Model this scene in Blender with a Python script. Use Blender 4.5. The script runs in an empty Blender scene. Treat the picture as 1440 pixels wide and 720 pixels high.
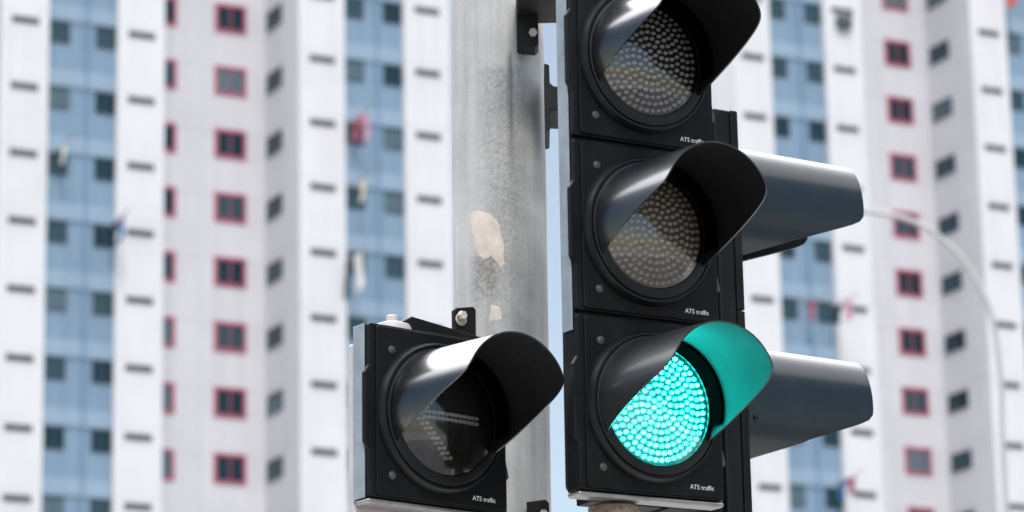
import bpy, bmesh, math, random
from mathutils import Vector, Matrix, Euler
from math import sin, cos, pi, radians

random.seed(7)
S = bpy.context.scene
COL = S.collection
CAM_Z = 1.6

# ------------------------------------------------------------------ helpers
class MB:
    """collects vertices and faces of ONE mesh"""
    def __init__(s):
        s.v = []; s.f = []; s.m = []
    def add(s, vs, fs, mi=0):
        o = len(s.v); s.v += [tuple(p) for p in vs]
        for f in fs:
            s.f.append([i + o for i in f]); s.m.append(mi)
    def box(s, x0, x1, y0, y1, z0, z1, mi=0):
        s.add([(x0,y0,z0),(x1,y0,z0),(x1,y1,z0),(x0,y1,z0),(x0,y0,z1),(x1,y0,z1),(x1,y1,z1),(x0,y1,z1)],
              [(3,2,1,0),(4,5,6,7),(0,1,5,4),(1,2,6,5),(2,3,7,6),(3,0,4,7)], mi)
    def prism(s, poly, y0, y1, mi=0):
        """polygon in (x, z), counter-clockwise seen from -y, extruded from y0 (front) to y1"""
        n = len(poly)
        vs = [(x, y0, z) for x, z in poly] + [(x, y1, z) for x, z in poly]
        fs = [tuple(range(n)), tuple(range(2*n-1, n-1, -1))]
        fs += [(i, i+n, (i+1) % n + n, (i+1) % n) for i in range(n)]
        s.add(vs, fs, mi)
    def prism_z(s, poly, z0, z1, mi=0):
        n = len(poly)
        vs = [(x, y, z0) for x, y in poly] + [(x, y, z1) for x, y in poly]
        fs = [tuple(range(n-1, -1, -1)), tuple(range(n, 2*n))]
        fs += [(i, (i+1) % n, (i+1) % n + n, i+n) for i in range(n)]
        s.add(vs, fs, mi)
    def lathe_y(s, prof, cx, cz, seg=72, mi=0, closed=False):
        """profile of (r, y), spun round an axis along y through (cx, cz)"""
        vs = []; fs = []; n = len(prof)
        for r, y in prof:
            for k in range(seg):
                a = 2*pi*k/seg
                vs.append((cx + r*cos(a), y, cz + r*sin(a)))
        rng = n if closed else n-1
        for i in range(rng):
            j = (i+1) % n
            for k in range(seg):
                k2 = (k+1) % seg
                fs.append((i*seg+k, j*seg+k, j*seg+k2, i*seg+k2))
        s.add(vs, fs, mi)
    def lathe_z(s, prof, cx, cy, seg=32, mi=0):
        vs = []; fs = []; n = len(prof)
        for r, z in prof:
            for k in range(seg):
                a = 2*pi*k/seg
                vs.append((cx + r*cos(a), cy + r*sin(a), z))
        for i in range(n-1):
            for k in range(seg):
                k2 = (k+1) % seg
                fs.append((i*seg+k, i*seg+k2, (i+1)*seg+k2, (i+1)*seg+k))
        fs.append(tuple(range(seg-1, -1, -1))); fs.append(tuple((n-1)*seg+k for k in range(seg)))
        s.add(vs, fs, mi)
    def tube(s, path, rad, seg=14, mi=0):
        P = [Vector(p) for p in path]; n = len(P); vs = []; fs = []
        if not hasattr(rad, '__len__'): rad = [rad]*n
        up = Vector((0, 0, 1))
        d0 = (P[1]-P[0]).normalized()
        if abs(d0.dot(up)) > .95: up = Vector((0, 1, 0))
        for i in range(n):
            d = (P[min(i+1, n-1)] - P[max(i-1, 0)]).normalized()
            a = d.cross(up).normalized(); b = a.cross(d).normalized(); up = b
            for k in range(seg):
                t = 2*pi*k/seg
                vs.append(P[i] + (a*cos(t) + b*sin(t))*rad[i])
        for i in range(n-1):
            for k in range(seg):
                k2 = (k+1) % seg
                fs.append((i*seg+k, i*seg+k2, (i+1)*seg+k2, (i+1)*seg+k))
        fs.append(tuple(range(seg-1, -1, -1))); fs.append(tuple((n-1)*seg+k for k in range(seg)))
        s.add(vs, fs, mi)
    def mesh(s, name, mats, smooth=None):
        me = bpy.data.meshes.new(name)
        me.from_pydata(s.v, [], s.f)
        if not isinstance(mats, (list, tuple)): mats = [mats]
        for m in mats: me.materials.append(m)
        me.polygons.foreach_set('material_index', s.m)
        bm = bmesh.new(); bm.from_mesh(me)
        bmesh.ops.recalc_face_normals(bm, faces=bm.faces)
        bm.to_mesh(me); bm.free()
        if smooth is not None:
            me.polygons.foreach_set('use_smooth', [True]*len(me.polygons))
            me.set_sharp_from_angle(angle=radians(smooth))
        me.update()
        return me
    def obj(s, name, mats, parent=None, smooth=None, bevel=0):
        o = bpy.data.objects.new(name, s.mesh(name, mats, smooth)); COL.objects.link(o)
        if parent: o.parent = parent
        if bevel:
            b = o.modifiers.new('bevel', 'BEVEL'); b.width = bevel; b.segments = 2
            b.limit_method = 'ANGLE'; b.angle_limit = radians(40)
        return o

def tag(o, label=None, cat=None, group=None, kind=None):
    if label: o['label'] = label
    if cat: o['category'] = cat
    if group: o['group'] = group
    if kind: o['kind'] = kind
    return o

def thing(name, label, cat, mat4=None, group=None):
    o = bpy.data.objects.new(name, None); COL.objects.link(o)
    o.empty_display_size = .1
    if mat4 is not None: o.matrix_world = mat4
    return tag(o, label, cat, group)

def frame(o, yaw, lean=0, tilt=0):
    """local x along the face, -y outward, z up"""
    e = Vector((cos(yaw), sin(yaw), 0)); n = Vector((sin(yaw), -cos(yaw), 0)); k = Vector((0, 0, 1))
    n2 = n*cos(tilt) + k*sin(tilt); k2 = -n*sin(tilt) + k*cos(tilt)
    e3 = e*cos(lean) + k2*sin(lean); k3 = -e*sin(lean) + k2*cos(lean)
    M = Matrix((e3, -n2, k3)).transposed().to_4x4()
    M.translation = Vector(o)
    return M

# ------------------------------------------------------------------ materials
def newmat(name):
    m = bpy.data.materials.new(name); m.use_nodes = True
    nt = m.node_tree; return m, nt, nt.nodes['Principled BSDF']
def N(nt, t, **kw):
    n = nt.nodes.new(t)
    for k, v in kw.items():
        if hasattr(n, k): setattr(n, k, v)
        else: n.inputs[k].default_value = v
    return n
def ramp(nt, fac, stops):
    r = N(nt, 'ShaderNodeValToRGB'); cr = r.color_ramp
    while len(cr.elements) < len(stops): cr.elements.new(.5)
    for e, (p, c) in zip(cr.elements, stops):
        e.position = p; e.color = (*c, 1) if len(c) == 3 else c
    nt.links.new(fac, r.inputs[0]); return r
def paint(name, col, rough=.5, var=.12, scale=6, bump=0, spec=.5, rvar=.08, stretch=(1, 1, 1), coat=0):
    m, nt, b = newmat(name)
    tc = N(nt, 'ShaderNodeTexCoord'); mp = N(nt, 'ShaderNodeMapping'); mp.inputs['Scale'].default_value = stretch
    nz = N(nt, 'ShaderNodeTexNoise', Scale=scale, Detail=6.0, Roughness=.6)
    nt.links.new(tc.outputs['Object'], mp.inputs[0]); nt.links.new(mp.outputs[0], nz.inputs['Vector'])
    r = ramp(nt, nz.outputs['Fac'], [(.25, [c*(1-var) for c in col]), (.75, [min(1, c*(1+var)) for c in col])])
    nt.links.new(r.outputs[0], b.inputs['Base Color'])
    mr = N(nt, 'ShaderNodeMapRange'); mr.inputs['To Min'].default_value = max(0.02, rough-rvar); mr.inputs['To Max'].default_value = rough+rvar
    nt.links.new(nz.outputs['Fac'], mr.inputs['Value']); nt.links.new(mr.outputs[0], b.inputs['Roughness'])
    b.inputs['Specular IOR Level'].default_value = spec
    if coat: b.inputs['Coat Weight'].default_value = coat; b.inputs['Coat Roughness'].default_value = .12
    if bump:
        bp = N(nt, 'ShaderNodeBump', Strength=bump, Distance=.002)
        nt.links.new(nz.outputs['Fac'], bp.inputs['Height']); nt.links.new(bp.outputs[0], b.inputs['Normal'])
    return m

def black_plastic(name, col=(.012, .013, .014), rough=.32, dust=.03, spec=.5, coat=0):
    """black moulded plastic with fine speckle, faint dust and smears"""
    m, nt, b = newmat(name)
    tc = N(nt, 'ShaderNodeTexCoord')
    n1 = N(nt, 'ShaderNodeTexNoise', Scale=9.0, Detail=7.0, Roughness=.65)
    n2 = N(nt, 'ShaderNodeTexNoise', Scale=260.0, Detail=2.0)
    mp = N(nt, 'ShaderNodeMapping'); mp.inputs['Scale'].default_value = (30, 30, 4)
    n3 = N(nt, 'ShaderNodeTexNoise', Scale=1.0, Detail=5.0)
    nt.links.new(tc.outputs['Object'], n1.inputs['Vector']); nt.links.new(tc.outputs['Object'], n2.inputs['Vector'])
    nt.links.new(tc.outputs['Object'], mp.inputs[0]); nt.links.new(mp.outputs[0], n3.inputs['Vector'])
    mul = N(nt, 'ShaderNodeMath', operation='MULTIPLY'); nt.links.new(n1.outputs['Fac'], mul.inputs[0]); nt.links.new(n3.outputs['Fac'], mul.inputs[1])
    r = ramp(nt, mul.outputs[0], [(.18, col), (.5, [c + dust for c in col])])
    nt.links.new(r.outputs[0], b.inputs['Base Color'])
    mr = N(nt, 'ShaderNodeMapRange'); mr.inputs['To Min'].default_value = rough-.1; mr.inputs['To Max'].default_value = rough+.16
    nt.links.new(n1.outputs['Fac'], mr.inputs['Value']); nt.links.new(mr.outputs[0], b.inputs['Roughness'])
    n4 = N(nt, 'ShaderNodeTexNoise', Scale=150.0, Detail=3.0, Roughness=.7); nt.links.new(tc.outputs['Object'], n4.inputs['Vector'])      # specks of dust and chips
    sk = ramp(nt, n4.outputs['Fac'], [(.70, (0, 0, 0)), (.78, (1, 1, 1))])
    mk = N(nt, 'ShaderNodeMix', data_type='RGBA'); nt.links.new(sk.outputs[0], mk.inputs[0]); nt.links.new(r.outputs[0], mk.inputs[6]); mk.inputs[7].default_value = (.10, .10, .095, 1)
    if dust > .004: nt.links.new(mk.outputs[2], b.inputs['Base Color'])
    b.inputs['Specular IOR Level'].default_value = spec
    if coat: b.inputs['Coat Weight'].default_value = coat; b.inputs['Coat Roughness'].default_value = .16; b.inputs['Coat IOR'].default_value = 1.6
    bp = N(nt, 'ShaderNodeBump', Strength=.12, Distance=.0006); nt.links.new(n2.outputs['Fac'], bp.inputs['Height'])
    nt.links.new(bp.outputs[0], b.inputs['Normal'])
    return m

def emit(name, col, strength, base=(.02, .2, .18)):
    m, nt, b = newmat(name)
    b.inputs['Base Color'].default_value = (*base, 1); b.inputs['Roughness'].default_value = .3
    b.inputs['Specular IOR Level'].default_value = .05
    b.inputs['Emission Color'].default_value = (*col, 1); b.inputs['Emission Strength'].default_value = strength
    return m

def clear_cover(name, tint=(.95, .95, .95)):
    m, nt, b = newmat(name); nt.nodes.remove(b)
    out = nt.nodes['Material Output']
    tr = N(nt, 'ShaderNodeBsdfTransparent'); tr.inputs[0].default_value = (*tint, 1)
    gl = N(nt, 'ShaderNodeBsdfGlossy'); gl.inputs['Roughness'].default_value = .09
    fr = N(nt, 'ShaderNodeFresnel'); fr.inputs['IOR'].default_value = 2.1
    mx = N(nt, 'ShaderNodeMixShader')
    nt.links.new(fr.outputs[0], mx.inputs[0]); nt.links.new(tr.outputs[0], mx.inputs[1]); nt.links.new(gl.outputs[0], mx.inputs[2])
    nt.links.new(mx.outputs[0], out.inputs[0])
    return m

def galvanised(name):
    m, nt, b = newmat(name)
    tc = N(nt, 'ShaderNodeTexCoord'); O = tc.outputs['Object']
    # broad cloudy blotches, spangle, vertical run-off streaks
    n1 = N(nt, 'ShaderNodeTexNoise', Scale=5.0, Detail=8.0, Roughness=.65); nt.links.new(O, n1.inputs['Vector'])
    n2 = N(nt, 'ShaderNodeTexNoise', Scale=140.0, Detail=3.0, Roughness=.7); nt.links.new(O, n2.inputs['Vector'])
    mp = N(nt, 'ShaderNodeMapping'); mp.inputs['Scale'].default_value = (55, 55, 2.2); nt.links.new(O, mp.inputs[0])
    n3 = N(nt, 'ShaderNodeTexNoise', Scale=1.0, Detail=5.0, Roughness=.6); nt.links.new(mp.outputs[0], n3.inputs['Vector'])
    base = ramp(nt, n1.outputs['Fac'], [(.3, (.44, .44, .435)), (.7, (.64, .635, .62))])
    st = ramp(nt, n3.outputs['Fac'], [(.3, (.62, .62, .61)), (.6, (1, 1, 1))])
    sp = ramp(nt, n2.outputs['Fac'], [(.3, (.78, .78, .78)), (.6, (1.0, 1.0, 1.0))])
    mx = N(nt, 'ShaderNodeMix', data_type='RGBA', blend_type='MULTIPLY'); mx.inputs[0].default_value = .45
    nt.links.new(base.outputs[0], mx.inputs[6]); nt.links.new(st.outputs[0], mx.inputs[7])
    mx2 = N(nt, 'ShaderNodeMix', data_type='RGBA', blend_type='MULTIPLY'); mx2.inputs[0].default_value = .5
    nt.links.new(mx.outputs[2], mx2.inputs[6]); nt.links.new(sp.outputs[0], mx2.inputs[7])
    cur = mx2.outputs[2]
    # dirt: rough grime where water runs below the old patches and the bracket foot (fixed places on the pole)
    sx = N(nt, 'ShaderNodeSeparateXYZ'); nt.links.new(O, sx.inputs[0])
    def grime(x0, hw, ztop, zbot, col, amt, src):
        nonlocal cur
        dx = N(nt, 'ShaderNodeMath', operation='SUBTRACT'); nt.links.new(sx.outputs[0], dx.inputs[0]); dx.inputs[1].default_value = x0
        ab = N(nt, 'ShaderNodeMath', operation='ABSOLUTE'); nt.links.new(dx.outputs[0], ab.inputs[0])
        fx = N(nt, 'ShaderNodeMapRange', interpolation_type='SMOOTHSTEP'); fx.inputs['From Min'].default_value = hw; fx.inputs['From Max'].default_value = hw*.2
        nt.links.new(ab.outputs[0], fx.inputs['Value'])
        f1 = N(nt, 'ShaderNodeMapRange', interpolation_type='SMOOTHSTEP'); f1.inputs['From Min'].default_value = ztop; f1.inputs['From Max'].default_value = ztop-.03
        nt.links.new(sx.outputs[2], f1.inputs['Value'])
        f2 = N(nt, 'ShaderNodeMapRange', interpolation_type='SMOOTHSTEP'); f2.inputs['From Min'].default_value = zbot; f2.inputs['From Max'].default_value = zbot+(ztop-zbot)*.6
        nt.links.new(sx.outputs[2], f2.inputs['Value'])
        a = N(nt, 'ShaderNodeMath', operation='MULTIPLY'); nt.links.new(fx.outputs[0], a.inputs[0]); nt.links.new(f1.outputs[0], a.inputs[1])
        c = N(nt, 'ShaderNodeMath', operation='MULTIPLY'); nt.links.new(a.outputs[0], c.inputs[0]); nt.links.new(f2.outputs[0], c.inputs[1])
        nr = ramp(nt, src, [(.35, (1, 1, 1)), (.65, (.25, .25, .25))])
        d = N(nt, 'ShaderNodeMath', operation='MULTIPLY'); nt.links.new(c.outputs[0], d.inputs[0]); nt.links.new(nr.outputs[0], d.inputs[1])
        e = N(nt, 'ShaderNodeMath', operation='MULTIPLY'); nt.links.new(d.outputs[0], e.inputs[0]); e.inputs[1].default_value = amt
        mm = N(nt, 'ShaderNodeMix', data_type='RGBA'); nt.links.new(e.outputs[0], mm.inputs[0]); nt.links.new(cur, mm.inputs[6]); mm.inputs[7].default_value = (*col, 1)
        cur = mm.outputs[2]
    z = CAM_Z
    grime(.012, .07, z+2.37, z+1.55, (.17, .17, .16), .6, n2.outputs['Fac'])
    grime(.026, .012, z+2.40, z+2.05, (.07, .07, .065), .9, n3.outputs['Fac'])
    grime(-.03, .045, z+1.95, z+1.78, (.15, .12, .09), .8, n2.outputs['Fac'])
    grime(.05, .05, z+2.2, z+1.3, (.19, .19, .18), .6, n1.outputs['Fac'])
    nt.links.new(cur, b.inputs['Base Color'])
    b.inputs['Metallic'].default_value = .05
    mr = N(nt, 'ShaderNodeMapRange'); mr.inputs['To Min'].default_value = .48; mr.inputs['To Max'].default_value = .75
    nt.links.new(n1.outputs['Fac'], mr.inputs['Value']); nt.links.new(mr.outputs[0], b.inputs['Roughness'])
    bp = N(nt, 'ShaderNodeBump', Strength=.25, Distance=.001); nt.links.new(n2.outputs['Fac'], bp.inputs['Height']); nt.links.new(bp.outputs[0], b.inputs['Normal'])
    return m

def facade_paint(name, col, streak=.06):
    """exterior wall paint: a faint joint at every storey, faint rain streaks"""
    m, nt, b = newmat(name)
    tc = N(nt, 'ShaderNodeTexCoord'); O = tc.outputs['Object']
    n1 = N(nt, 'ShaderNodeTexNoise', Scale=.35, Detail=6.0); nt.links.new(O, n1.inputs['Vector'])
    mp = N(nt, 'ShaderNodeMapping'); mp.inputs['Scale'].default_value = (2.5, 2.5, .12); nt.links.new(O, mp.inputs[0])
    n2 = N(nt, 'ShaderNodeTexNoise', Scale=1.0, Detail=4.0); nt.links.new(mp.outputs[0], n2.inputs['Vector'])
    a = ramp(nt, n1.outputs['Fac'], [(.3, [c*.95 for c in col]), (.7, [min(.9, c*1.04) for c in col])])
    s = ramp(nt, n2.outputs['Fac'], [(.35, (1-streak,)*3), (.6, (1, 1, 1))])
    mx = N(nt, 'ShaderNodeMix', data_type='RGBA', blend_type='MULTIPLY'); mx.inputs[0].default_value = 1
    nt.links.new(a.outputs[0], mx.inputs[6]); nt.links.new(s.outputs[0], mx.inputs[7])
    sx = N(nt, 'ShaderNodeSeparateXYZ'); nt.links.new(O, sx.inputs[0])
    dv = N(nt, 'ShaderNodeMath', operation='DIVIDE'); nt.links.new(sx.outputs[2], dv.inputs[0]); dv.inputs[1].default_value = 2.8
    fr = N(nt, 'ShaderNodeMath', operation='FRACT'); nt.links.new(dv.outputs[0], fr.inputs[0])
    j = ramp(nt, fr.outputs[0], [(.0, (.9, .9, .9)), (.02, (.9, .9, .9)), (.03, (1, 1, 1))])
    mx2 = N(nt, 'ShaderNodeMix', data_type='RGBA', blend_type='MULTIPLY'); mx2.inputs[0].default_value = 1
    nt.links.new(mx.outputs[2], mx2.inputs[6]); nt.links.new(j.outputs[0], mx2.inputs[7])
    nt.links.new(mx2.outputs[2], b.inputs['Base Color']); b.inputs['Roughness'].default_value = .8
    b.inputs['Specular IOR Level'].default_value = .25
    return m

M_HOUSE = black_plastic('signal_black', (.004, .0045, .005), rough=.42, dust=.008, spec=.22)
M_DOOR = black_plastic('door_black', (.004, .0045, .005), rough=.48, dust=.008, spec=.18)
M_VIS = black_plastic('visor_black', (.004, .005, .006), rough=.25, dust=.005, coat=1)
M_VIS2 = black_plastic('visor_blue_sheen', (.005, .008, .011), rough=.36, dust=.014, spec=.5, coat=.75)  # bluish base and softer coat stand in for what the amber visor reflects
M_VIS3 = black_plastic('visor_dull', (.006, .007, .008), rough=.45, dust=.012, spec=.45, coat=.2)
M_VIS4 = black_plastic('visor_sky_tint', (.002, .009, .014), rough=.36, dust=.003, spec=.35, coat=.45)  # blue of the reflected sky tinted into the black base
M_VISIN = black_plastic('visor_inside', (.011, .011, .0115), rough=.6, dust=.006, spec=.15)
M_COLLAR = black_plastic('collar_shade', (.0006, .0006, .0006), rough=.85, dust=.0006, spec=.0)  # shade from the green beam put into the colour as near-zero black
M_BEZEL = black_plastic('bezel_black', (.006, .0065, .007), rough=.34, dust=.01, spec=.35)
M_SCREW = paint('dull_screw', (.06, .058, .056), .45, .4, 300)
M_ALU = paint('aluminium_edge', (.34, .325, .31), .35, .25, 40)
M_ALU.node_tree.nodes['Principled BSDF'].inputs['Metallic'].default_value = .7
M_STRIP = paint('grey_edge', (.29, .335, .365), .3, .25, 18)
M_COVER = paint('pale_cover', (.55, .50, .51), .45, .1, 15)
M_BOLT = paint('weathered_bolt', (.62, .56, .48), .5, .3, 120)
M_RUST = paint('rusty_nipple', (.22, .17, .12), .75, .55, 90, bump=.6)
M_BRK = black_plastic('bracket_black', (.006, .0065, .007), rough=.5, dust=.012, spec=.25)
M_LETTER = paint('letter_grey', (.11, .115, .115), .6, .1, 200)
M_RED_DOT = paint('lens_pip_grey', (.98, .97, .96), .12, .02, 400, spec=.9)
M_AMB_DOT = paint('lens_pip_warm', (.97, .95, .91), .12, .03, 400, spec=.9)
def reflector(name, col, metal, rough):
    """dimpled metallic reflector, added to brighten an unlit lens"""
    m = paint(name, col, rough, .12, 30); nt = m.node_tree; b = nt.nodes['Principled BSDF']; b.inputs['Metallic'].default_value = metal
    tc = N(nt, 'ShaderNodeTexCoord'); nz = N(nt, 'ShaderNodeTexNoise', Scale=26.0, Detail=2.0); nt.links.new(tc.outputs['Object'], nz.inputs['Vector'])
    bp = N(nt, 'ShaderNodeBump', Strength=.55, Distance=.006); nt.links.new(nz.outputs['Fac'], bp.inputs['Height']); nt.links.new(bp.outputs[0], b.inputs['Normal'])
    return m
M_AMB_BACK = reflector('added_reflector_warm', (.30, .23, .165), .35, .34)
M_RED_BACK = reflector('added_reflector_grey', (.06, .057, .055), .3, .32)
M_ARR_BACK = reflector('added_reflector_dark', (.13, .125, .115), .6, .2)
for _m in (M_RED_DOT, M_AMB_DOT): _m.node_tree.nodes['Principled BSDF'].inputs['Metallic'].default_value = .0
M_ARR_DOT = paint('arrow_pip', (.93, .9, .86), .2, .2, 400)
M_GRN_BACK = emit('green_lens_glow', (.0, .60, .505), .36, base=(0, .01, .01))
M_GRN_DOT = emit('green_pip_glow', (.009, .97, .86), 54.0)
_nt = M_GRN_DOT.node_tree; _tc = N(_nt, 'ShaderNodeTexCoord'); _nz = N(_nt, 'ShaderNodeTexNoise', Scale=70.0, Detail=1.0)      # ageing diodes: not all equally bright
_nt.links.new(_tc.outputs['Object'], _nz.inputs['Vector']); _mr = N(_nt, 'ShaderNodeMapRange'); _mr.inputs['From Min'].default_value = .35; _mr.inputs['From Max'].default_value = .65; _mr.inputs['To Min'].default_value = 26; _mr.inputs['To Max'].default_value = 80
_nt.links.new(_nz.outputs['Fac'], _mr.inputs['Value']); _nt.links.new(_mr.outputs[0], _nt.nodes['Principled BSDF'].inputs['Emission Strength'])
M_CLEAR = clear_cover('clear_lens_cover')
M_POLE = galvanised('galvanised_steel')
M_PATCH = paint('old_paint_cream', (.66, .58, .51), .75, .22, 28)

# ------------------------------------------------------------------ signal head pieces
SEC = .36
def visor_mb(R0, R1, L, a0, slope, vend, cz, w0=.03, k=.012, thick=.0032, nth=88, nw=30, oval=None):
    """cut-away visor: tapered sleeve whose length falls off below its shoulders"""
    mb = MB()
    ax, bz, p = oval or (1, 1, 1)
    th_max = math.acos(min(1, abs(vend)/(R0*bz))**(1/p) * (1 if vend > 0 else -1))
    sg = lambda q: math.copysign(abs(q)**p, q)
    def prof(v):
        a = L; b = a0 + slope*v
        m = min(a, b)
        w = m - k*math.log(math.exp(-(a-m)/k) + math.exp(-(b-m)/k))
        return max(w, w0+.006)
    def surf(off):
        g = []
        for i in range(nth+1):
            th = -th_max + 2*th_max*i/nth
            cs, sn = bz*sg(cos(th)), ax*sg(sin(th))
            v = R0*cs; we = prof(v); row = []
            for j in range(nw+1):
                w = w0 + (we-w0)*j/nw
                r = R0 + (R1-R0)*(w-w0)/(L-w0) - off
                row.append((r*sn, -w, cz + r*cs))
            g.append(row)
        return g
    A = surf(0); B = surf(thick)
    n1 = nw+1
    vs = [p for r in A for p in r] + [p for r in B for p in r]; o = (nth+1)*n1
    fo = []; fi = []
    for i in range(nth):
        for j in range(nw):
            a = i*n1+j
            fo.append((a, a+1, a+n1+1, a+n1)); fi.append((o+a, o+a+n1, o+a+n1+1, o+a+1))
        a = i*n1+nw; fo.append((a, o+a, o+a+n1, a+n1))
        a = i*n1; fo.append((a, a+n1, o+a+n1, o+a))
    for j in range(nw):
        a = j; fo.append((a, o+a, o+a+1, a+1))
        a = nth*n1+j; fo.append((a, a+1, o+a+1, o+a))
    mb.add(vs, fo, 0)
    base = len(mb.v) - len(vs)
    for f in fi:
        mb.f.append([x+base for x in f]); mb.m.append(1)
    # inner collar that the lens sits in, only along the visor's arc
    col = []; t2 = th_max - .22; n = 60
    rr = R0-.0085
    for (r, w) in ((rr, w0), (rr, w0+.048), (rr-.003, w0+.048), (rr-.003, w0)):
        for i in range(n+1):
            th = -t2 + 2*t2*i/n
            col.append((r*ax*sg(sin(th)), -w, cz + r*bz*sg(cos(th))))
    cf = []
    for q in range(4):
        q2 = (q+1) % 4
        for i in range(n):
            cf.append((q*(n+1)+i, q*(n+1)+i+1, q2*(n+1)+i+1, q2*(n+1)+i))
    cf += [(0, n+1, 2*(n+1), 3*(n+1)), (n, n+n+1, n+2*(n+1), n+3*(n+1))]
    mb.add(col, cf, 2)
    return mb

def lens_depth(r, R, w, sag): return -(w + sag*(1-(r/R)**2))
def lens_mb(R, w, sag, cz):
    mb = MB()
    prof = [(max(R*t/14, .0005), lens_depth(R*t/14, R, w, sag)) for t in range(15)]
    prof += [(R, -.004)]
    mb.lathe_y(prof, 0, cz, 72)
    mb.f.append([len(mb.v)-len(prof)*72 + k for k in range(72)]); mb.m.append(0)
    return mb
def pips_mb(spots, R, w, sag, cz, r=.0047):
    mb = MB()
    for x, z in spots:
        y = lens_depth(math.hypot(x, z), R, w, sag)
        vs = []; fs = []
        for a, (rr, h) in enumerate(((1, 0), (.86, .5), (.5, .86))):
            for q in range(8):
                t = 2*pi*q/8; px, pz = 1.25*rr*r*cos(t), .88*rr*r*sin(t); vs.append((x + px - .2*pz, y - h*r*.8, cz + z + pz + .2*px))
        vs.append((x, y - r*.8, cz + z))
        for a in range(2):
            for q in range(8): fs.append((a*8+q, a*8+(q+1) % 8, a*8+8+(q+1) % 8, a*8+8+q))
        for q in range(8): fs.append((16+q, 16+(q+1) % 8, 24))
        mb.add(vs, fs)
    return mb
def rings(R, n=8, jitter=.0004):
    sp = [(0, 0)]
    for i in range(1, n+1):
        rr = (R-.009)*i/n; c = max(6, round(6.05*i))
        for q in range(c):
            t = 2*pi*(q/c) + .35 + .13*i
            sp.append((rr*cos(t) + random.uniform(-jitter, jitter), rr*sin(t) + random.uniform(-jitter, jitter)))
    return sp

def text_mesh(name, body, size):
    cu = bpy.data.curves.new(name, 'FONT'); cu.body = body; cu.size = size; cu.extrude = .0002
    t = bpy.data.objects.new(name, cu); COL.objects.link(t)
    dg = bpy.context.evaluated_depsgraph_get()
    me = bpy.data.meshes.new_from_object(t.evaluated_get(dg))
    bpy.data.objects.remove(t); bpy.data.curves.remove(cu)
    xs = [v.co.x for v in me.vertices]; x0, x1 = min(xs), max(xs)
    for v in me.vertices:
        x, y, z = v.co; v.co = ((x-x0), -z, y)
    me.update(); me.name = name
    return me, x1-x0

W2 = .172
def door_poly(cz, bump=True, slot=False):
    a = .1765
    p = [(-.166, cz-a), (.164, cz-a), (.170, cz-a+.006)]
    if slot: p += [(.170, cz-.080), (.162, cz-.070), (.162, cz+.075), (.170, cz+.085)]
    p += [(.170, cz+a-.006), (.164, cz+a), (-.166, cz+a), (-.170, cz+a-.004)]
    if bump: p += [(-.170, cz+.090), (-.180, cz+.074), (-.180, cz-.066), (-.170, cz-.082)]
    p += [(-.170, cz-a+.004)]
    return p

def section(T, cz, kind, text_u, slot=False):
    """one aspect: hinged door with collar, lens with pips, clear cover, visor, screws, lettering"""
    d = MB()
    d.prism(door_poly(cz, True, slot), -.012, .0)
    door = d.obj('door', M_DOOR, T, bevel=.0025)
    # raised panel and round collar are the same moulding: their own part because they read apart
    c = MB()
    c.prism([(-.150, cz-.172), (.160, cz-.172), (.165, cz-.167), (.165, cz+.167), (.160, cz+.172), (-.150, cz+.172), (-.155, cz+.167), (-.155, cz-.167)], -.0165, -.0125)
    c.obj('door_panel', M_DOOR, door, bevel=.002)
    b = MB()
    prof = [(.1545, -.0168), (.1535, -.022), (.1500, -.030), (.1480, -.0335), (.1445, -.0338), (.1432, -.0300), (.1415, -.0300), (.1400, -.0345),
            (.1375, -.0352), (.1300, -.0372), (.1215, -.0380), (.1195, -.0330), (.1195, -.0170)]
    b.lathe_y(prof, 0, cz, 96)
    b.obj('bezel', M_BEZEL, T, smooth=35)
    for u, v in ((-.1185, .125), (-.1185, -.130)):
        s = MB(); s.lathe_y([(.0005, -.0205), (.0045, -.0205), (.006, -.0195), (.0078, -.0190), (.0085, -.0165)], u, cz+v, 20)
        s.lathe_y([(.0005, -.0208), (.0022, -.0208), (.0022, -.0204)], u, cz+v, 6)
        s.obj('screw', M_SCREW, door, smooth=40)
    me, w = LETTER
    o = bpy.data.objects.new('lettering', me); COL.objects.link(o); o.parent = door
    o.location = (text_u, -.0168, cz-.158)
    # lens
    R, w0, sag = .1185, .031, .012
    back, dot = {'red': (M_RED_BACK, M_RED_DOT), 'amber': (M_AMB_BACK, M_AMB_DOT), 'green': (M_GRN_BACK, M_GRN_DOT), 'arrow': (M_ARR_BACK, M_ARR_DOT)}[kind]
    ln = lens_mb(R, w0, sag, cz).obj('lens', back, T, smooth=50)
    if kind == 'arrow':
        sp = []
        n = 10
        for i in range(n):                       # two rows per stroke: a left-pointing arrow
            t = i/(n-1)
            for off in (0, 1):
                sp.append((-.078 + .076*t + off*.0115, -.004 - .082*t + off*.002))
                if i: sp.append((-.078 + .076*t + off*.0115, -.004 + .082*t - off*.002))
        for i in range(13):
            for off in (-.0055, .0055): sp.append((-.055 + .0108*i, -.002 + off))
        pips_mb(sp, R, w0, sag, cz, .0050).obj('pip_pattern', dot, ln, smooth=60)
    else:
        pips_mb(rings(R, 8), R, w0, sag, cz, .0049).obj('pip_pattern', dot, ln, smooth=60)
    cv = MB(); RR = .1192
    cv.lathe_y([(max(RR*t/16, .0004), -(.0375 + .021*(1-(t/16)**2))) for t in range(17)], 0, cz, 72)
    cv.obj('clear_cover', M_CLEAR, T, smooth=60)
    vm = {'red': M_VIS, 'arrow': M_VIS, 'amber': M_VIS2, 'green': M_VIS3}[kind]
    v = visor_mb(.1368, .1252, .277, .190, 2.43, -.064, cz, k=.022)
    v.obj('visor', [vm, M_VISIN, M_COLLAR], T, smooth=40)

LETTER = text_mesh('lettering', 'ATS traffic', .0134)

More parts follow.
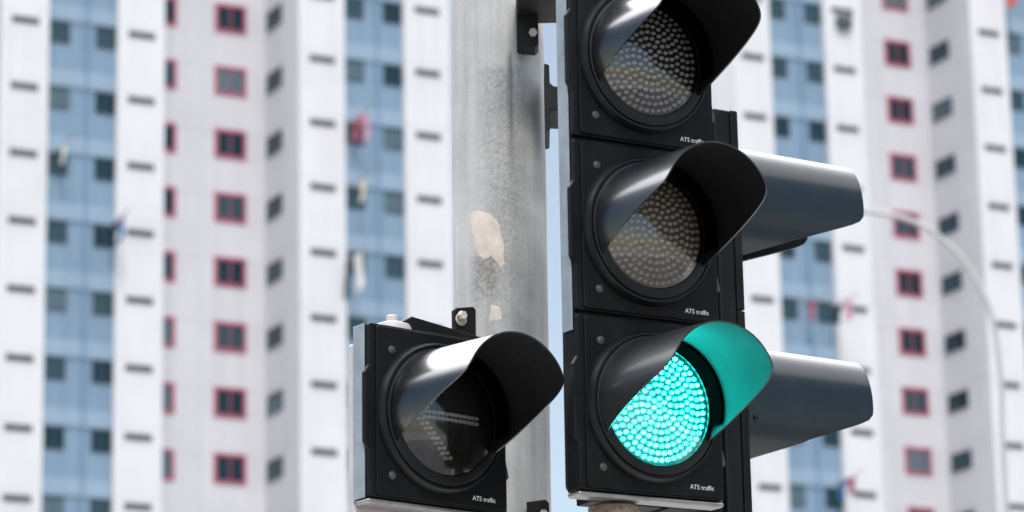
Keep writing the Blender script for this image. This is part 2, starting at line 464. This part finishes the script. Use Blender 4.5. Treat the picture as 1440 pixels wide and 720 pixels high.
def signal_head(name, label, mat4, kinds, n_low, rear=False, slot=False):
    T = thing(name, label, 'traffic light', mat4)
    n = len(kinds); zlo = (n_low-.5)*SEC; zhi = zlo + n*SEC
    h = MB()
    h.box(-.1685, .1685, .0005, .040, zlo+.002, zhi-.001)
    hs = h.obj('housing', M_HOUSE, T, bevel=.004)
    bx = MB(); bx.box(-.125, .125, .0405, .125, zlo+.02, zhi-.02); bx.obj('rear_box', M_HOUSE, T, bevel=.012)
    st = MB()    # smooth grey edging that wraps the side of the housing
    st.box(-.1722, -.1690, .003, .041, max(zlo+.003, -.215), zhi-.003); st.obj('edging_and_highlight', M_STRIP, T, bevel=.0012)
    st = MB(); st.box(.1690, .1722, -.002, .030, zlo+.003, zhi-.003); st.obj('edging_and_highlight', M_STRIP, T, bevel=.0012)  # right-hand strip added for the bright highlight along the door edge
    lip = MB(); lip.prism([(-.171, zlo-.006), (-.167, zlo-.009), (.167, zlo-.009), (.171, zlo-.006), (.171, zlo+.0005), (-.171, zlo+.0005)], -.010, .035)
    lip.obj('bottom_lip', M_ALU, T, bevel=.003)
    for i in range(n):
        section(T, (n_low+i)*SEC, kinds[i], .085 if not slot else .079, slot)
        for s in (1,):
            hg = MB(); cz = (n_low+i)*SEC - .078
            hg.prism([(.1705, cz+.02), (.1705, cz-.03), (.180, cz-.022), (.178, cz-.012)], -.006, .012)
            hg.obj('hinge', M_SCREW, T, bevel=.001)
    return T, zlo, zhi

# ------------------------------------------------------------------ main three-aspect head
YAW = .538
MAIN = (0.2662, 6.7068, 1.8474 + CAM_Z)
Tm, zlo, zhi = signal_head('traffic_light', 'tall black three-lens traffic light with its bottom lens glowing green', frame(MAIN, YAW, .0089, -.0232), ('green', 'amber', 'red'), -1)
nip = MB(); nip.lathe_z([(.050, zlo-.075), (.050, zlo-.016), (.044, zlo-.011), (.030, zlo-.0095)], -.052, .055, 32)
nip.obj('mounting_nut', M_RUST, Tm, smooth=40)

# ------------------------------------------------------------------ left arrow head
LEFT = (-0.1611, 6.7661, 1.4847 + CAM_Z)
Tl, zl2, zh2 = signal_head('traffic_light', 'small single-lens black traffic light with an unlit arrow, left of the pole', frame(LEFT, .6536, -.0071, 0), ('arrow',), 0, slot=True)
rc = MB(); rc.box(-.170, .12, .0415, .064, -.215, .146); rc.obj('rear_cover', M_COVER, Tl, bevel=.006)
cap = MB(); cap.lathe_z([(.040, .168), (.040, .196), (.036, .204), (.022, .209), (.012, .212), (.012, .222), (.009, .225)], -.052, .075, 32)
cap.obj('top_cap', M_COVER, Tl, smooth=40)
arm = MB(); arm.prism([(-.035, .213), (-.015, .198), (.175, .196), (.175, .206), (.160, .207), (-.012, .226)], .060, .105)
arm.prism([(.141, .207), (.197, .207), (.197, .283), (.190, .289), (.146, .280), (.141, .275)], .122, .134)
arm.box(.150, .192, .105, .40, .196, .2065)
arm.obj('mounting_bracket', M_BRK, Tl, bevel=.002)
bo = MB(); bo.lathe_y([(.0005, .108), (.009, .108), (.010, .110), (.010, .119)], .155, .263, 6); bo.lathe_y([(.013, .1185), (.014, .1215), (.0005, .1218)], .157, .256, 24)
bo.obj('bracket_bolt', M_BOLT, Tl, smooth=35)

# ------------------------------------------------------------------ signal pole
PX, PY, PR = -.0275, 7.25, .1035
Tp = thing('signal_pole', 'thick weathered galvanised steel pole between the two black traffic lights', 'pole', Matrix.Translation((PX, PY, 0)))
pm = MB(); H_POLE = 4.75
prof = [(PR, z) for z in [i*H_POLE/40 for i in range(41)]]
pm.lathe_z(prof, 0, 0, 96)
sh = pm.obj('shaft', M_POLE, Tp, smooth=40)
# lean of the pole in the picture plane
Tp.rotation_euler = (0, radians(.42), 0); Tp.location.x -= .025
cp = MB(); cp.lathe_z([(PR+.004, H_POLE-.03), (PR+.004, H_POLE+.01), (PR*.8, H_POLE+.035), (.02, H_POLE+.05)], 0, 0, 48); cp.obj('pole_cap', M_ALU, Tp, smooth=40)
fl = MB(); fl.lathe_z([(.22, 0.0), (.22, .03), (.12, .032)], 0, 0, 48)
for k in range(4):
    a = pi/4 + k*pi/2; fl.lathe_z([(.018, .03), (.018, .07), (.012, .075)], .17*cos(a), .17*sin(a), 8)
fl.obj('base_plate', M_ALU, Tp, smooth=40)
def on_pole(pts, name, z_off=0):
    """a thin flake of old paint lying on the pole; pts are (x, z) seen from the front"""
    mb = MB(); c = (sum(p[0] for p in pts)/len(pts), sum(p[1] for p in pts)/len(pts)); ringsn = 6
    vs = []; fs = []; n = len(pts)
    def P(x, z, r): return (x, -math.sqrt(max(r*r - x*x, 0)), z)
    for q in range(1, ringsn+1):
        for (x, z) in pts:
            vs.append(P(c[0] + (x-c[0])*q/ringsn, c[1] + (z-c[1])*q/ringsn, PR + (.0012 if q < ringsn else .0002)))
    vs.append(P(c[0], c[1], PR+.0012))
    for q in range(ringsn-1):
        for i in range(n): fs.append((q*n+i, q*n+(i+1) % n, (q+1)*n+(i+1) % n, (q+1)*n+i))
    for i in range(n): fs.append((len(vs)-1, (i+1) % n, i))
    mb.add(vs, fs)
    return mb.obj(name, M_PATCH, Tp, smooth=60)
def jag(pts, n=4, amp=.0022):
    out = []
    for i in range(len(pts)):
        a = pts[i]; b = pts[(i+1) % len(pts)]
        for k in range(n):
            t = k/n; out.append((a[0]+(b[0]-a[0])*t + random.uniform(-amp, amp), a[1]+(b[1]-a[1])*t + random.uniform(-amp, amp)))
    return out
p1 = [(-.0932, 2.0281), (-.0716, 2.0325), (-.0443, 2.0175), (-.0263, 1.9932), (-.0194, 1.9502), (-.0187, 1.9073), (-.028, 1.8996), (-.0459, 1.9269), (-.0644, 1.9194), (-.0793, 1.9403), (-.0864, 1.9754)]
p2 = [(-.0479, 1.8165), (-.0281, 1.8129), (-.0241, 1.7845), (-.0532, 1.7773)]
on_pole(jag([(x-PX+.001, z+CAM_Z) for x, z in p1]), 'paint_patch'); on_pole(jag([(x-PX+.001, z+CAM_Z) for x, z in p2], 5, .0012), 'paint_patch')

# brackets that carry the main head (they hang from the pole and belong to the head)
inv = frame(MAIN, YAW, .0089, -.0232).inverted()
def world_part(mb, name, mat, T, bevel=.002, smooth=None):
    mb.v = [tuple(inv @ Vector(p)) for p in mb.v]
    return mb.obj(name, mat, T, bevel=bevel, smooth=smooth)
Z = CAM_Z
for flip in (1, -1):
    mb = MB(); f2 = lambda h: (Z+h) if flip == 1 else (Z + 3.7668 - h)      # the lower bracket is the upper one turned over
    mb.prism([(.020, f2(2.3873)), (.060, f2(2.3830)), (.0672, f2(2.390)), (.0676, f2(2.5)), (.0200, f2(2.5))], 7.105, 7.165)
    za, zb = sorted((f2(2.4555), f2(2.505)))
    mb.box(.022, .112, 6.93, 7.16, za, zb)
    world_part(mb, 'mounting_bracket', M_BRK, Tm)
    b2 = MB(); b2.lathe_y([(.0005, 7.093), (.008, 7.093), (.009, 7.095), (.009, 7.1045)], .0555, f2(2.4150), 6)
    world_part(b2, 'bracket_bolt', M_BOLT, Tm, 0, 35)
mb = MB()
mb.prism([(.0770, Z+2.1780), (.0868, Z+2.1805), (.0880, Z+2.2255), (.1230, Z+2.2236), (.1230, Z+2.2755), (.0970, Z+2.279), (.0890, Z+2.287), (.0885, Z+2.3275), (.0775, Z+2.3312)], 7.06, 7.20)
world_part(mb, 'strap_bracket', M_BRK, Tm)

# ------------------------------------------------------------------ signal seen from its side
PED_YAW = YAW + pi/2
PED = (.4315, 7.277, 1.797 + CAM_Z)
Tq = thing('traffic_light', 'two-lens black traffic light seen side-on, its long visors pointing right', 'traffic light', frame(PED, PED_YAW, 0, 0))
PW = .125
hb = MB(); hb.box(-PW, PW, .018, .060, -.45, .45); hb.obj('housing', M_HOUSE, Tq, bevel=.004)
hb = MB(); hb.box(-PW+.012, PW-.012, .0602, .072, -.452, .447); hb.obj('rear_box', M_HOUSE, Tq, bevel=.003)
for cz0 in (-.225, .225):
    d = MB(); d.box(-PW-.002, PW+.002, -.002, .0175, cz0-.222, cz0+.226); dr = d.obj('door', M_DOOR, Tq, bevel=.003)
    cz = cz0 + .060
    b = MB(); b.lathe_y([(.1215, -.0025), (.1215, -.014), (.119, -.018), (.106, -.018), (.102, -.012), (.098, -.003)], 0, cz, 64); b.obj('bezel', M_BEZEL, Tq, smooth=35)
    lens_mb(.0985, .006, .014, cz).obj('lens', M_RED_BACK, Tq, smooth=50)
    v = visor_mb(.118, .114, .345, .392, 2.95, -.128, cz-.023, w0=.012, k=.018, oval=(.96, 1.19, .82))
    vo = v.obj('visor', [M_VIS4, M_VISIN, M_COLLAR], Tq, smooth=40)
    for zr in (.0, -.062):
        r = MB(); x = -.1125 + .35*zr*zr
        r.add([(x-.004+.0*q, -.03 + .006*cos(q*pi/3), cz+zr+.006*sin(q*pi/3)) for q in range(6)] + [(x+.003, -.03 + .006*cos(q*pi/3), cz+zr+.006*sin(q*pi/3)) for q in range(6)],
              [(0,1,2,3,4,5), (11,10,9,8,7,6)] + [(q, q+6, (q+1) % 6+6, (q+1) % 6) for q in range(6)])
        r.obj('rivet', M_BRK, vo)
lp = MB(); lp.box(-PW-.001, PW+.001, -.001, .058, -.466, -.4515); lp.obj('bottom_lip', M_BRK, Tq, bevel=.003)
for sg in (1, -1):
    am = MB(); za, zb = sorted((.40*sg, .43*sg)); am.box(-.06, .06, .0725, .16, za, zb); am.box(-.03, .03, .158, .34, za+.005, zb-.005)
    am.obj('mounting_bracket', M_BRK, Tq, bevel=.003)

# ------------------------------------------------------------------ apartment blocks
M_WHITE = facade_paint('white_wall_paint', (.70, .702, .725), .05)
M_BACK = facade_paint('pale_wall_paint', (.66, .65, .68), .06)
M_BLUE = facade_paint('blue_wall_paint', (.215, .315, .42), .10)
M_LBLUE = facade_paint('light_blue_band', (.285, .385, .49), .06)
M_GLASS = paint('window_glass', (.008, .03, .042), .2, .5, .35, spec=.22)
M_GLASS2 = paint('window_glass_dim', (.03, .065, .085), .3, .4, .35, spec=.22)
M_GLASS3 = paint('window_glass_pale', (.09, .14, .17), .35, .4, .35, spec=.25)
M_REDF = paint('red_frame', (.44, .10, .155), .5, .08, 1)
M_GREYF = paint('grey_frame', (.05, .085, .11), .5, .1, 1)
M_VENT = paint('dark_vent', (.07, .085, .085), .7, .2, 2)
M_ROOF = paint('roof_grey', (.35, .35, .35), .9, .1, .5)
M_PIPE = paint('pipe_blue', (.15, .27, .42), .5, .1, 2)
BY = .461
ZV = 45.764 + CAM_Z          # height of the vent in storey 0 of the view
KTOP, KBOT = -4, 15
ROOFZ = ZV + 2.8*5 + .4
DEPTH = 11.5

def win_mesh(w, h, fw, fm, mull=True):
    f = MB(); d = .07
    f.box(-w/2, w/2, -d, -.004, -fw, 0); f.box(-w/2, w/2, -d, -.004, -h, -h+fw)
    f.box(-w/2, -w/2+fw, -d, -.004, -h+fw, -fw); f.box(w/2-fw, w/2, -d, -.004, -h+fw, -fw)
    if mull: f.box(-.025, .025, -d*.8, -.004, -h+fw, -fw)
    p = MB(); p.box(-w/2+fw, w/2-fw, -.02, -.003, -h+fw, -fw)
    return f.mesh('window', fm), [p.mesh('pane', m_) for m_ in (M_GLASS, M_GLASS, M_GLASS2, M_GLASS3, M_GLASS2, M_GLASS)]
WIN = {'blue': win_mesh(.84, .90, .04, M_GREYF), 'red': win_mesh(1.44, 1.28, .13, M_REDF), 'narrow': win_mesh(1.15, 1.30, .13, M_REDF), 'side': win_mesh(1.6, .84, .05, M_GREYF)}
def vent_mesh():
    v = MB(); w = 1.14
    for i in range(3): v.box(-w/2, w/2, -.05-.012*i, -.003, .02-.085*i-.07, .02-.085*i)
    return v.mesh('vent', M_VENT)
VENT = vent_mesh()
def put(me, parent, loc, rz=0):
    o = bpy.data.objects.new(me.name.split('.')[0], me); COL.objects.link(o); o.parent = parent; o.location = loc
    o.rotation_euler = (0, 0, rz); return o
rw = random.Random(3)
def window(T, kind, x, y, z, rz=0):
    f, ps = WIN[kind]; o = put(f, T, (x, y, z), rz)
    put(rw.choice(ps), o, (0, 0, 0))

def block(label, pieces, kvis):
    """pieces: (kind, u0, u1) along the facade; y grows away from the camera"""
    T = thing('apartment_block', label, 'building', Matrix.Translation((0, 141.008, 0)) @ Matrix.Rotation(BY, 4, 'Z'))
    glz = MB()
    for kind, u0, u1, show in pieces:
        mb = MB()
        if kind == 'pier':
            mb.box(u0, u1, 0, DEPTH, 0, ROOFZ); mb.obj('pier', M_WHITE, T)
        elif kind == 'blue':
            mb.box(u0, u1, .30, DEPTH, 0, ROOFZ-.3); w = mb.obj('blue_wall', M_BLUE, T)
            for k in range(KTOP, KBOT+1):
                zt = ZV-2.8*k+.12
                bd = MB(); bd.box(u0+.002, u1-.002, .225, .2985, zt+.05, zt+.75)
                bd.obj('beam_band', M_LBLUE, w)
            pp = MB(); um = u0 + (u1-u0)*.58; pp.tube([(um, .20, 1), (um, .20, ROOFZ-1)], .045, 8); pp.obj('drain_pipe', M_PIPE, w)
        elif kind == 'recess':
            mb.box(u0, u1, 3.85, DEPTH, 0, ROOFZ); mb.obj('recessed_wall', M_BACK, T)
        for k in range(KTOP, KBOT+1):
            z = ZV-2.8*k
            L = []
            if kind == 'pier': L = [('vent', (u0+u1)/2, 0, z, 0)]
            if kind == 'blue': L = [('blue', u0+.55, .30, z+.12, 0), ('blue', u1-.44, .30, z+.12, 0)]
            if kind == 'recess': L = [('narrow', u0+1.38, 3.85, z+.37, 0), ('red', u0+4.40, 3.85, z+.37, 0), ('side', u1, 2.62, z+.03, -pi/2)]
            for (kd, x, y, zz, rz) in L:
                if show and kvis[0] <= k <= kvis[1]:
                    if kd == 'vent': put(VENT, T, (x, y, zz))
                    else: window(T, kd, x, y, zz, rz)
                else:
                    if kd == 'vent': glz.box(x-.57, x+.57, -.05, -.003, zz-.22, zz+.02)
                    elif kd == 'side': glz.box(x-.05, x-.003, y-.8, y+.8, zz-.84, zz)
                    else:
                        hw, hh = {'blue': (.42, .9), 'red': (.73, 1.3), 'narrow': (.57, 1.3)}[kd]
                        glz.box(x-hw, x+hw, y-.05, y-.003, zz-hh, zz)
    g = glz.obj('upper_glazing', M_GLASS, T); g['kind'] = 'stuff'
    u0 = min(p[1] for p in pieces); u1 = max(p[2] for p in pieces)
    rf = MB(); rf.box(u0-.4, u1+.4, -.4, DEPTH+.4, ROOFZ+.002, ROOFZ+.5); rf.box(u0+2, u0+9, 4, 10, ROOFZ+.502, ROOFZ+3.5); rf.obj('roof', M_ROOF, T)
    return T
B1 = block('long white and blue apartment block left of the signal pole',
    [('pier', -48.5, -46.4, 0), ('recess', -46.4, -40.45, 0), ('pier', -40.45, -38.4, 0), ('blue', -38.4, -35.5, 0), ('pier', -35.5, -33.4, 0), ('blue', -33.4, -30.6, 0), ('pier', -30.6, -28.6, 0), ('recess', -28.6, -22.68, 0),
     ('pier', -22.68, -20.67, 1), ('blue', -20.67, -17.72, 1), ('pier', -17.72, -15.70, 1), ('recess', -15.70, -9.75, 1), ('pier', -9.75, -7.66, 1), ('blue', -7.66, -4.90, 1), ('pier', -4.90, -2.77, 1)], (-2, 8))
B2 = block('white and blue apartment block behind the side-on visors at the right',
    [('pier', 11.27, 13.17, 1), ('blue', 13.17, 16.05, 1), ('pier', 16.05, 18.02, 1), ('recess', 18.02, 24.0, 1), ('pier', 24.0, 25.98, 1), ('blue', 25.98, 28.9, 1), ('pier', 28.9, 30.9, 0), ('recess', 30.9, 36.9, 0),
     ('pier', 36.9, 38.9, 0), ('blue', 38.9, 41.8, 0), ('pier', 41.8, 43.8, 0)], (-4, 7))

# ------------------------------------------------------------------ washing on poles outside the windows
M_BAMBOO = paint('bamboo', (.38, .30, .18), .6, .2, 3)
fm = Matrix.Translation((0, 141.008, 0)) @ Matrix.Rotation(BY, 4, 'Z')
def cloth_mat(name, c): return paint(name, c, .9, .15, 3)
def laundry(u, zr, items, lab):
    """a pole sticking out of the wall at (u, height) with garments hung along it"""
    z = ZV + zr + .35
    M = fm @ Matrix.Translation((u, 0, z))
    o = MB(); o.tube([(0, .28, 0), (0, -2.3, .18)], .025, 8)
    p = o.obj('laundry_pole', M_BAMBOO); p.matrix_world = M; tag(p, lab, 'laundry pole', 'washing poles on the apartment blocks')
    for (y, w, h, mat, shape, glab) in items:
        g = MB(); nx, nz = 8, 10; A = []
        for j in range(nz+1):
            t = j/nz
            for i in range(nx+1):
                s = -1 + 2*i/nx
                hw = w/2
                if shape == 'shirt': hw *= 1.35 if t < .28 else .85
                if shape == 'towel': hw *= 1.0
                if shape == 'trousers': hw *= .8 + .25*t
                A.append((.06*sin(3*s + 4*t + y*3)*(.3+t), y + s*hw, .07*(-y/2) - h*t - .02*cos(5*s)))
        f = []
        for j in range(nz):
            for i in range(nx):
                if shape == 'trousers' and j > 3 and i in (3, 4) : continue
                a = j*(nx+1)+i; f.append((a, a+1, a+nx+2, a+nx+1))
        g.add(A, f)
        ob = g.obj('garment', mat, None, smooth=60); ob.matrix_world = M
        sd = ob.modifiers.new('solid', 'SOLIDIFY'); sd.thickness = .015
        tag(ob, glab, 'laundry', 'washing on the apartment blocks')
C_BLUE = cloth_mat('cloth_blue', (.05, .18, .42)); C_NAVY = cloth_mat('cloth_navy', (.02, .04, .07)); C_RED = cloth_mat('cloth_red', (.42, .08, .14))
C_PINK = cloth_mat('cloth_pink', (.65, .32, .42)); C_WHITE = cloth_mat('cloth_white', (.75, .74, .72)); C_CREAM = cloth_mat('cloth_cream', (.70, .66, .52)); C_CORAL = cloth_mat('cloth_coral', (.75, .2, .15))
laundry(-18.0, -8.75, [(-.6, .7, .95, C_NAVY, 'shirt', 'navy shirt hung beside a bright blue shirt on the left blue wall'), (-1.25, .7, 1.0, C_BLUE, 'shirt', 'bright blue shirt hung on a pole on the left blue wall'), (-1.2, .35, .3, C_PINK, 'towel', 'small pink cloth hung below a bright blue shirt')],
        'bamboo pole carrying the blue shirts on the left blue wall')
laundry(-7.35, -3.1, [(-.5, .75, .9, C_RED, 'shirt', 'crimson shirt hung on the blue wall above the small traffic light'), (-1.3, .6, 1.25, C_PINK, 'trousers', 'pale pink trousers hung beside the crimson shirt')],
        'bamboo pole carrying the crimson shirt on the blue wall')
laundry(-7.3, -5.9, [(-.9, .5, .9, C_CREAM, 'shirt', 'cream shirt hung on the blue wall between other washing')], 'bamboo pole carrying one cream shirt on the blue wall')
laundry(-7.7, -9.2, [(-.3, .6, 1.6, C_NAVY, 'trousers', 'dark trousers hung just above the small traffic light'), (-1.3, .8, 1.65, C_WHITE, 'towel', 'long white towel hung just above the small traffic light')],
        'bamboo pole carrying the white towel above the small traffic light')
laundry(-20.3, -5.9, [(-.3, .5, .6, C_NAVY, 'shirt', 'dark shirt hung high at the far left window'), (-.9, .4, .7, C_WHITE, 'towel', 'white cloth hung high at the far left window')], 'bamboo pole at the far left window column')
laundry(14.3, -9.0, [(-.7, .5, .8, C_RED, 'shirt', 'dark red shirt hung between the two side-on visors')], 'bamboo pole carrying the dark red shirt between the visors')
laundry(15.7, -9.0, [(-.6, .6, .8, C_NAVY, 'shirt', 'dark shirt hung near a pink cloth right of the visors'), (-1.5, .5, .9, C_PINK, 'towel', 'pink cloth hung on the white pier right of the visors')], 'bamboo pole carrying the pink cloth right of the visors')
laundry(15.6, -16.9, [(-.5, .5, .8, C_BLUE, 'shirt', 'blue shirt hung low below the lower side-on visor'), (-1.2, .6, .7, C_RED, 'shirt', 'red shirt hung low below the lower side-on visor')], 'bamboo pole carrying washing below the lower side-on visor')
laundry(25.9, 7.2, [(-.8, .9, .9, C_CORAL, 'towel', 'coral towel hung at the top right corner')], 'bamboo pole carrying the coral towel at the top right')
ac = thing('air_conditioner', 'small dark condenser unit on the white pier at the upper right', 'air conditioner', fm @ Matrix.Translation((17.0, 0, ZV+5.35)))
a = MB(); a.box(-.35, .35, -.35, -.004, -.75, -.2); a.obj('case', M_GREYF, ac, bevel=.02)
a = MB(); a.lathe_y([(.0005, -.36), (.22, -.36), (.24, -.352)], 0, -.47, 24); a.obj('fan_grille', M_VENT, ac)

# ------------------------------------------------------------------ street lamp between camera and blocks
M_LAMP = paint('lamp_grey', (.45, .45, .44), .5, .08, 2)
k = 35/60
pts = [(8.6553, 12.3158), (8.6886, 13.3504), (8.6693, 14.1332), (8.6043, 14.7906), (8.4873, 15.2149), (8.2591, 15.7225), (7.96, 16.1273), (7.5923, 16.4681), (7.217, 16.6763), (6.7727, 16.8061), (6.3893, 16.8677), (5.812, 16.9201), (5.2972, 16.931)]
pts = [(x*k, z*k+CAM_Z) for x, z in pts]
x0 = 5.03
path = [(x0, 35, 0), (x0, 35, 2.5), (x0, 35, 5.5)] + [(x, 35, z) for x, z in pts]
# smooth the path
def catmull(P, n=5):
    P = [Vector(p) for p in P]; out = []
    for i in range(len(P)-1):
        a = P[max(i-1, 0)]; b = P[i]; c = P[i+1]; d = P[min(i+2, len(P)-1)]
        for q in range(n):
            t = q/n; out.append(.5*((2*b) + (c-a)*t + (2*a-5*b+4*c-d)*t*t + (3*b-a-3*c+d)*t**3))
    return out + [P[-1]]
Ts = thing('street_lamp', 'pale curved street lamp out of focus at the right', 'street lamp', Matrix.Translation((x0, 35, 0)))
cpth = [p - Vector((x0, 35, 0)) for p in catmull(path)]
lm = MB(); nn = len(cpth); lm.tube(cpth, [.031 - .003*i/(nn-1) for i in range(nn)], 14); lm.obj('lamp_post', M_LAMP, Ts, smooth=50)
ex, ez = pts[-1][0]-x0, pts[-1][1]
hd = MB(); hd.prism([(ex-.62, ez-.05), (ex-.55, ez-.10), (ex-.02, ez-.07), (ex+.02, ez+.03), (ex-.1, ez+.09), (ex-.5, ez+.06)], -.13, .13); hd.obj('lamp_head', M_LAMP, Ts, bevel=.02)
gl = MB(); gl.box(ex-.52, ex-.12, -.10, .10, ez-.125, ez-.0985); gl.obj('lamp_glass', M_GLASS2, Ts, bevel=.008)
bs = MB(); bs.lathe_z([(.2, 0), (.2, .04), (.12, .06), (.12, .6), (.09, .65)], 0, 0, 24); bs.obj('post_base', M_LAMP, Ts, smooth=40)

# ------------------------------------------------------------------ ground
M_GND = paint('concrete_ground', (.24, .235, .225), .95, .15, .05)
M_ROAD = paint('asphalt', (.11, .11, .112), .85, .25, 3)
M_PAVE = paint('paving', (.40, .39, .37), .85, .12, 1.5)
M_LINE = paint('road_white', (.75, .75, .73), .7, .1, 5)
def sheet(name, x0, x1, y0, y1, z, m):
    g = MB(); g.add([(x0,y0,z),(x1,y0,z),(x1,y1,z),(x0,y1,z)], [(0,1,2,3)]); o = g.obj(name, m); tag(o, kind='structure'); return o
sheet('ground', -3000, 3000, -3000, 3000, -.008, M_GND)
sheet('road', -400, 400, -16, 5.2, -.004, M_ROAD)
pv = MB(); pv.box(-400, 400, 5.2, 12, -.2, 0.0); tag(pv.obj('pavement', M_PAVE), kind='structure')
kb = MB(); kb.box(-400, 400, 5.0, 5.198, -.2, .12); tag(kb.obj('kerb', M_PAVE), kind='structure')
ml = MB()
for i in range(-30, 31): ml.box(i*6, i*6+2.5, -5.5, -5.35, -.003, .001)
tag(ml.obj('road_markings', M_LINE), kind='structure')
sheet('footpath', -400, 400, -22, -16, -.004, M_PAVE)

# ------------------------------------------------------------------ sky, sun
SUN_EL, SUN_AZ = radians(44), radians(172)      # azimuth from +Y towards +X
wd = bpy.data.worlds.new('World'); S.world = wd; wd.use_nodes = True
nt = wd.node_tree; bg = nt.nodes['Background']
sky = N(nt, 'ShaderNodeTexSky'); sky.sky_type = 'NISHITA'; sky.sun_disc = False
sky.sun_elevation = SUN_EL; sky.sun_rotation = SUN_AZ; sky.air_density = 1.2; sky.dust_density = 1.0; sky.ozone_density = 1.5
tc = N(nt, 'ShaderNodeTexCoord')
sx = N(nt, 'ShaderNodeSeparateXYZ'); nt.links.new(tc.outputs['Generated'], sx.inputs[0])
mp = N(nt, 'ShaderNodeMapping'); mp.inputs['Scale'].default_value = (1, 1, 2.2); nt.links.new(tc.outputs['Generated'], mp.inputs[0])
nz = N(nt, 'ShaderNodeTexNoise', Scale=1.7, Detail=7.0, Roughness=.55); nt.links.new(mp.outputs[0], nz.inputs['Vector'])
el = N(nt, 'ShaderNodeMapRange'); el.inputs['From Min'].default_value = .42; el.inputs['From Max'].default_value = .78
el.inputs['To Min'].default_value = -.35; el.inputs['To Max'].default_value = .32; nt.links.new(sx.outputs[2], el.inputs['Value'])
ad = N(nt, 'ShaderNodeMath', operation='ADD'); nt.links.new(nz.outputs['Fac'], ad.inputs[0]); nt.links.new(el.outputs[0], ad.inputs[1])
# a bank of bright cloud over the blocks, ahead and to the left
bk = N(nt, 'ShaderNodeVectorMath', operation='DOT_PRODUCT'); nt.links.new(tc.outputs['Generated'], bk.inputs[0]); bk.inputs[1].default_value = Vector((-.2, .80, .57)).normalized()
b1 = N(nt, 'ShaderNodeMapRange', interpolation_type='SMOOTHSTEP'); b1.inputs['From Min'].default_value = .50; b1.inputs['From Max'].default_value = .90; nt.links.new(bk.outputs['Value'], b1.inputs['Value'])
b2_ = N(nt, 'ShaderNodeMapRange', interpolation_type='SMOOTHSTEP'); b2_.inputs['From Min'].default_value = .36; b2_.inputs['From Max'].default_value = .48; nt.links.new(sx.outputs[2], b2_.inputs['Value'])
bm_ = N(nt, 'ShaderNodeMath', operation='MULTIPLY'); nt.links.new(b1.outputs[0], bm_.inputs[0]); nt.links.new(b2_.outputs[0], bm_.inputs[1])
ad2 = N(nt, 'ShaderNodeMath', operation='MULTIPLY_ADD'); nt.links.new(bm_.outputs[0], ad2.inputs[0]); ad2.inputs[1].default_value = .30; nt.links.new(ad.outputs[0], ad2.inputs[2])
cf = ramp(nt, ad2.outputs[0], [(.48, (0, 0, 0)), (.66, (1, 1, 1))])
cc = N(nt, 'ShaderNodeMix', data_type='RGBA'); nt.links.new(bm_.outputs[0], cc.inputs[0]); cc.inputs[6].default_value = (22, 22.3, 23.2, 1); cc.inputs[7].default_value = (52, 52, 54, 1)
vl = N(nt, 'ShaderNodeMapRange', interpolation_type='SMOOTHSTEP'); vl.inputs['From Min'].default_value = .3; vl.inputs['From Max'].default_value = .9; vl.inputs['To Max'].default_value = .12; nt.links.new(sx.outputs[1], vl.inputs['Value'])   # thin veil ahead
vm_ = N(nt, 'ShaderNodeMath', operation='MAXIMUM'); nt.links.new(cf.outputs[0], vm_.inputs[0]); nt.links.new(vl.outputs[0], vm_.inputs[1])
mx = N(nt, 'ShaderNodeMix', data_type='RGBA'); nt.links.new(vm_.outputs[0], mx.inputs[0]); nt.links.new(sky.outputs[0], mx.inputs[6]); nt.links.new(cc.outputs[2], mx.inputs[7])
nt.links.new(mx.outputs[2], bg.inputs['Color']); bg.inputs['Strength'].default_value = .10
sl = bpy.data.lights.new('sun', 'SUN'); sl.energy = 1.6; sl.angle = radians(12); sl.color = (1, .98, .955)
so = bpy.data.objects.new('sun', sl); COL.objects.link(so)
sd = Vector((sin(SUN_AZ)*cos(SUN_EL), cos(SUN_AZ)*cos(SUN_EL), sin(SUN_EL)))
so.rotation_euler = sd.to_track_quat('Z', 'Y').to_euler(); so.location = sd*50

# ------------------------------------------------------------------ camera
cd = bpy.data.cameras.new('camera'); cam = bpy.data.objects.new('camera', cd); COL.objects.link(cam); S.camera = cam
PITCH, ROLL, F = .26312, -.020329, 4839.8
Fw = Vector((0, cos(PITCH), sin(PITCH))); Up = Vector((0, -sin(PITCH), cos(PITCH))); Rt = Vector((1, 0, 0))
R2 = Rt*cos(ROLL) + Up*sin(ROLL); U2 = -Rt*sin(ROLL) + Up*cos(ROLL)
Mc = Matrix((R2, U2, -Fw)).transposed().to_4x4(); Mc.translation = (0, 0, CAM_Z); cam.matrix_world = Mc
cd.sensor_width = 36; cd.lens = F/1440*36; cd.clip_start = .05; cd.clip_end = 8000
cd.dof.use_dof = True; cd.dof.focus_distance = 6.93; cd.dof.aperture_fstop = 5.7; cd.dof.aperture_blades = 0

vs = S.view_settings
S.display_settings.display_device = 'sRGB'
vs.view_transform = 'Standard'; vs.look = 'None'; vs.gamma = 1; vs.use_curve_mapping = False
vs.exposure = .13
S.cycles.max_bounces = 8
S.cycles.use_denoising = True
